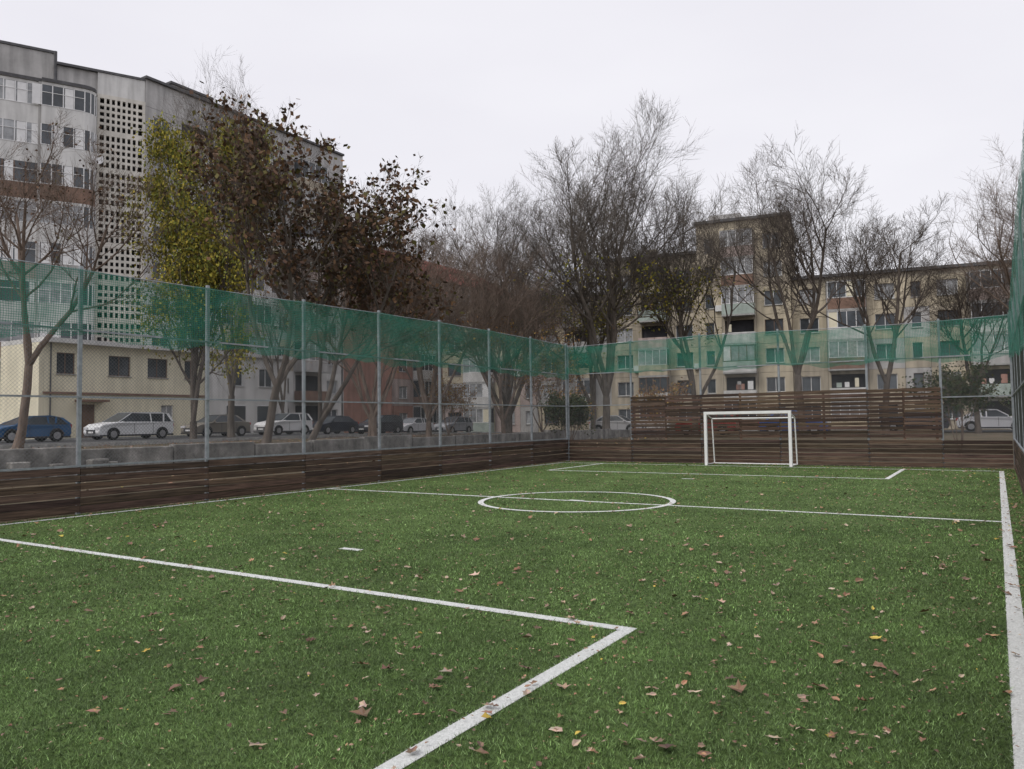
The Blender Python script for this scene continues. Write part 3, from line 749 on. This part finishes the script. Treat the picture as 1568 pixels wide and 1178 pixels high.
tree('bare_tree',-40.5,31.5,22.5,12,3,.15,.22,(0,.0),'barkg',ch=D4,trop=.14,wide=.8)
tree('brown_leaved_tree',-22.8,19.2,12.4,3,3,.22,.6,(.08,.14),'bark',ch=(8,6,5,4),leaf=dict(z0=5,z1=20,n=1,p=.38,s=.25,sp=.12,c=brn,hang=.8),wide=1.0)
tree('brown_leaved_tree',-23.3,21.8,10.2,4,3,.12,.6,(.15,.4),'bark',ch=(8,6,5,4),leaf=dict(z0=5.5,z1=20,n=1,p=.36,s=.25,sp=.12,c=brn,hang=.8),wide=1.1)
tree('bare_tree',-24.9,27.4,11.6,5,4,.12,.5,(0,.05),'barkr',ch=(8,6,6,4),leaf=dict(z0=1,z1=6,n=1,p=.06,s=.18,sp=.15,c=org))
tree('bare_tree',-26.5,33.5,12.0,6,4,.1,.5,(0,.05),'barkr',ch=(8,6,6,4),leaf=dict(z0=1,z1=8,n=1,p=.2,s=.2,sp=.15,c=org))
tree('bare_tree',-26.3,41.5,15.0,8,4,.1,.5,(0,0),'barkg',ch=D4,leaf=dict(z0=1,z1=8,n=1,p=.3,s=.2,sp=.15,c=org))
tree('willow_tree',-21.6,46,21.0,9,5,.16,.42,(-.02,0),'barkg',ch=(10,7,6,5),twigr=.009,trop=.11,wide=1.12,k4=.7,leaf=dict(z0=4,z1=14,n=1,p=.16,s=.26,sp=.3,c=yel))
tree('willow_tree',-17.0,50.0,17.5,10,4,.14,.45,(.03,0),'barkg',ch=(9,7,6,4),twigr=.009,leaf=dict(z0=2,z1=13,n=1,p=.28,s=.26,sp=.3,c=yel))
tree('willow_tree',-9.4,46.5,17.0,11,4,.28,.55,(-.05,0),'bark',ch=(8,7,6,4),twigr=.008,wide=1.1)
tree('willow_tree',-5.6,50.5,14.6,13,4,.25,.55,(.05,0),'bark',ch=(8,7,5,4),twigr=.008,wide=1.05)
tree('bare_tree',3.2,54.0,17,14,4,.2,.5,(-.02,0),'barkr',ch=(8,7,6,4),wide=1.1)
for (s,x,y,sc,rot,sx) in [(8,-29.5,46,.95,1.1,1.0),(8,-33,52,.9,2.3,1.1),(5,-28,30.5,.9,2.0,1.0),(6,-23.5,36.5,.9,1.5,1.0),
    (5,-30,38,1.1,4.0,1.0),(10,-27.5,56,.95,2.0,1.1),(13,-1.0,57.5,.8,3.3,1.1),
    (11,6.5,60,.95,2.2,1.1),(12,-50,44,.7,2.0,1.2),(8,-38,60,1.0,3.0,1.2)]:
    clone(s,x,y,sc,rot,sx,'bare_tree')
for i,(x,y,H) in enumerate([(-14,36,3.2),(-17.5,33,2.6),(-1.2,34,3.4),(1.6,38,3.6),(-27,36,3.5),(-20,38,3),(-23,40,5)]):
    gr=i in (1,2,3)
    g_=[(.03,.05,.02),(.04,.06,.025),(.06,.06,.02)] if gr else org
    tree('shrub',x,y,H,40+i,5,.05,.6,(0,0),'barkr',ch=(6,6,5),leaf=dict(z0=.1,z1=5,n=2,p=.8 if gr else .25,s=.13,sp=.12,c=g_))

# ------------------------------------------------------------------ light
w=bpy.data.worlds.new('World');scene.world=w;w.use_nodes=True
nt=w.node_tree;N=nt.nodes;L=nt.links;bg=N['Background'];bg.inputs['Strength'].default_value=.1
sk=N.new('ShaderNodeTexSky');sk.sky_type='NISHITA';sk.sun_disc=False;sk.sun_elevation=math.radians(50);sk.sun_rotation=math.radians(200);sk.dust_density=4
tc=N.new('ShaderNodeTexCoord');mp=N.new('ShaderNodeMapping');mp.inputs['Scale'].default_value=(1,1,3);L.new(tc.outputs['Generated'],mp.inputs[0])
nz=N.new('ShaderNodeTexNoise');nz.inputs['Scale'].default_value=1.6;nz.inputs['Detail'].default_value=4;L.new(mp.outputs[0],nz.inputs[0])
rp=N.new('ShaderNodeValToRGB');rp.color_ramp.elements[0].position=.3;rp.color_ramp.elements[1].position=.7
rp.color_ramp.elements[0].color=(8.6,8.45,9.1,1);rp.color_ramp.elements[1].color=(9.5,9.4,9.9,1);L.new(nz.outputs[0],rp.inputs[0])
mx=N.new('ShaderNodeMixRGB');mx.inputs[0].default_value=.94;L.new(sk.outputs[0],mx.inputs[1]);L.new(rp.outputs[0],mx.inputs[2]);L.new(mx.outputs[0],bg.inputs['Color'])
sd=bpy.data.lights.new('sun','SUN');sd.energy=1.5;sd.angle=math.radians(30);sd.color=(1,.96,.90)
so=bpy.data.objects.new('sun',sd);so.rotation_euler=(math.radians(40),0,math.radians(-20));scene.collection.objects.link(so)
# ------------------------------------------------------------------ camera
cd=bpy.data.cameras.new('camera');cd.sensor_width=36;cd.lens=27.09;cd.clip_end=3000;cd.clip_start=.05
co=bpy.data.objects.new('camera',cd);scene.collection.objects.link(co)
co.matrix_world=Matrix.Translation((0,0,1.7))@Matrix.Rotation(math.radians(32.1),4,'Z')@Matrix.Rotation(math.radians(90+2.7),4,'X')@Matrix.Rotation(math.radians(-.77),4,'Z')
scene.camera=co
scene.view_settings.view_transform='Standard';scene.view_settings.look='None';scene.view_settings.exposure=0
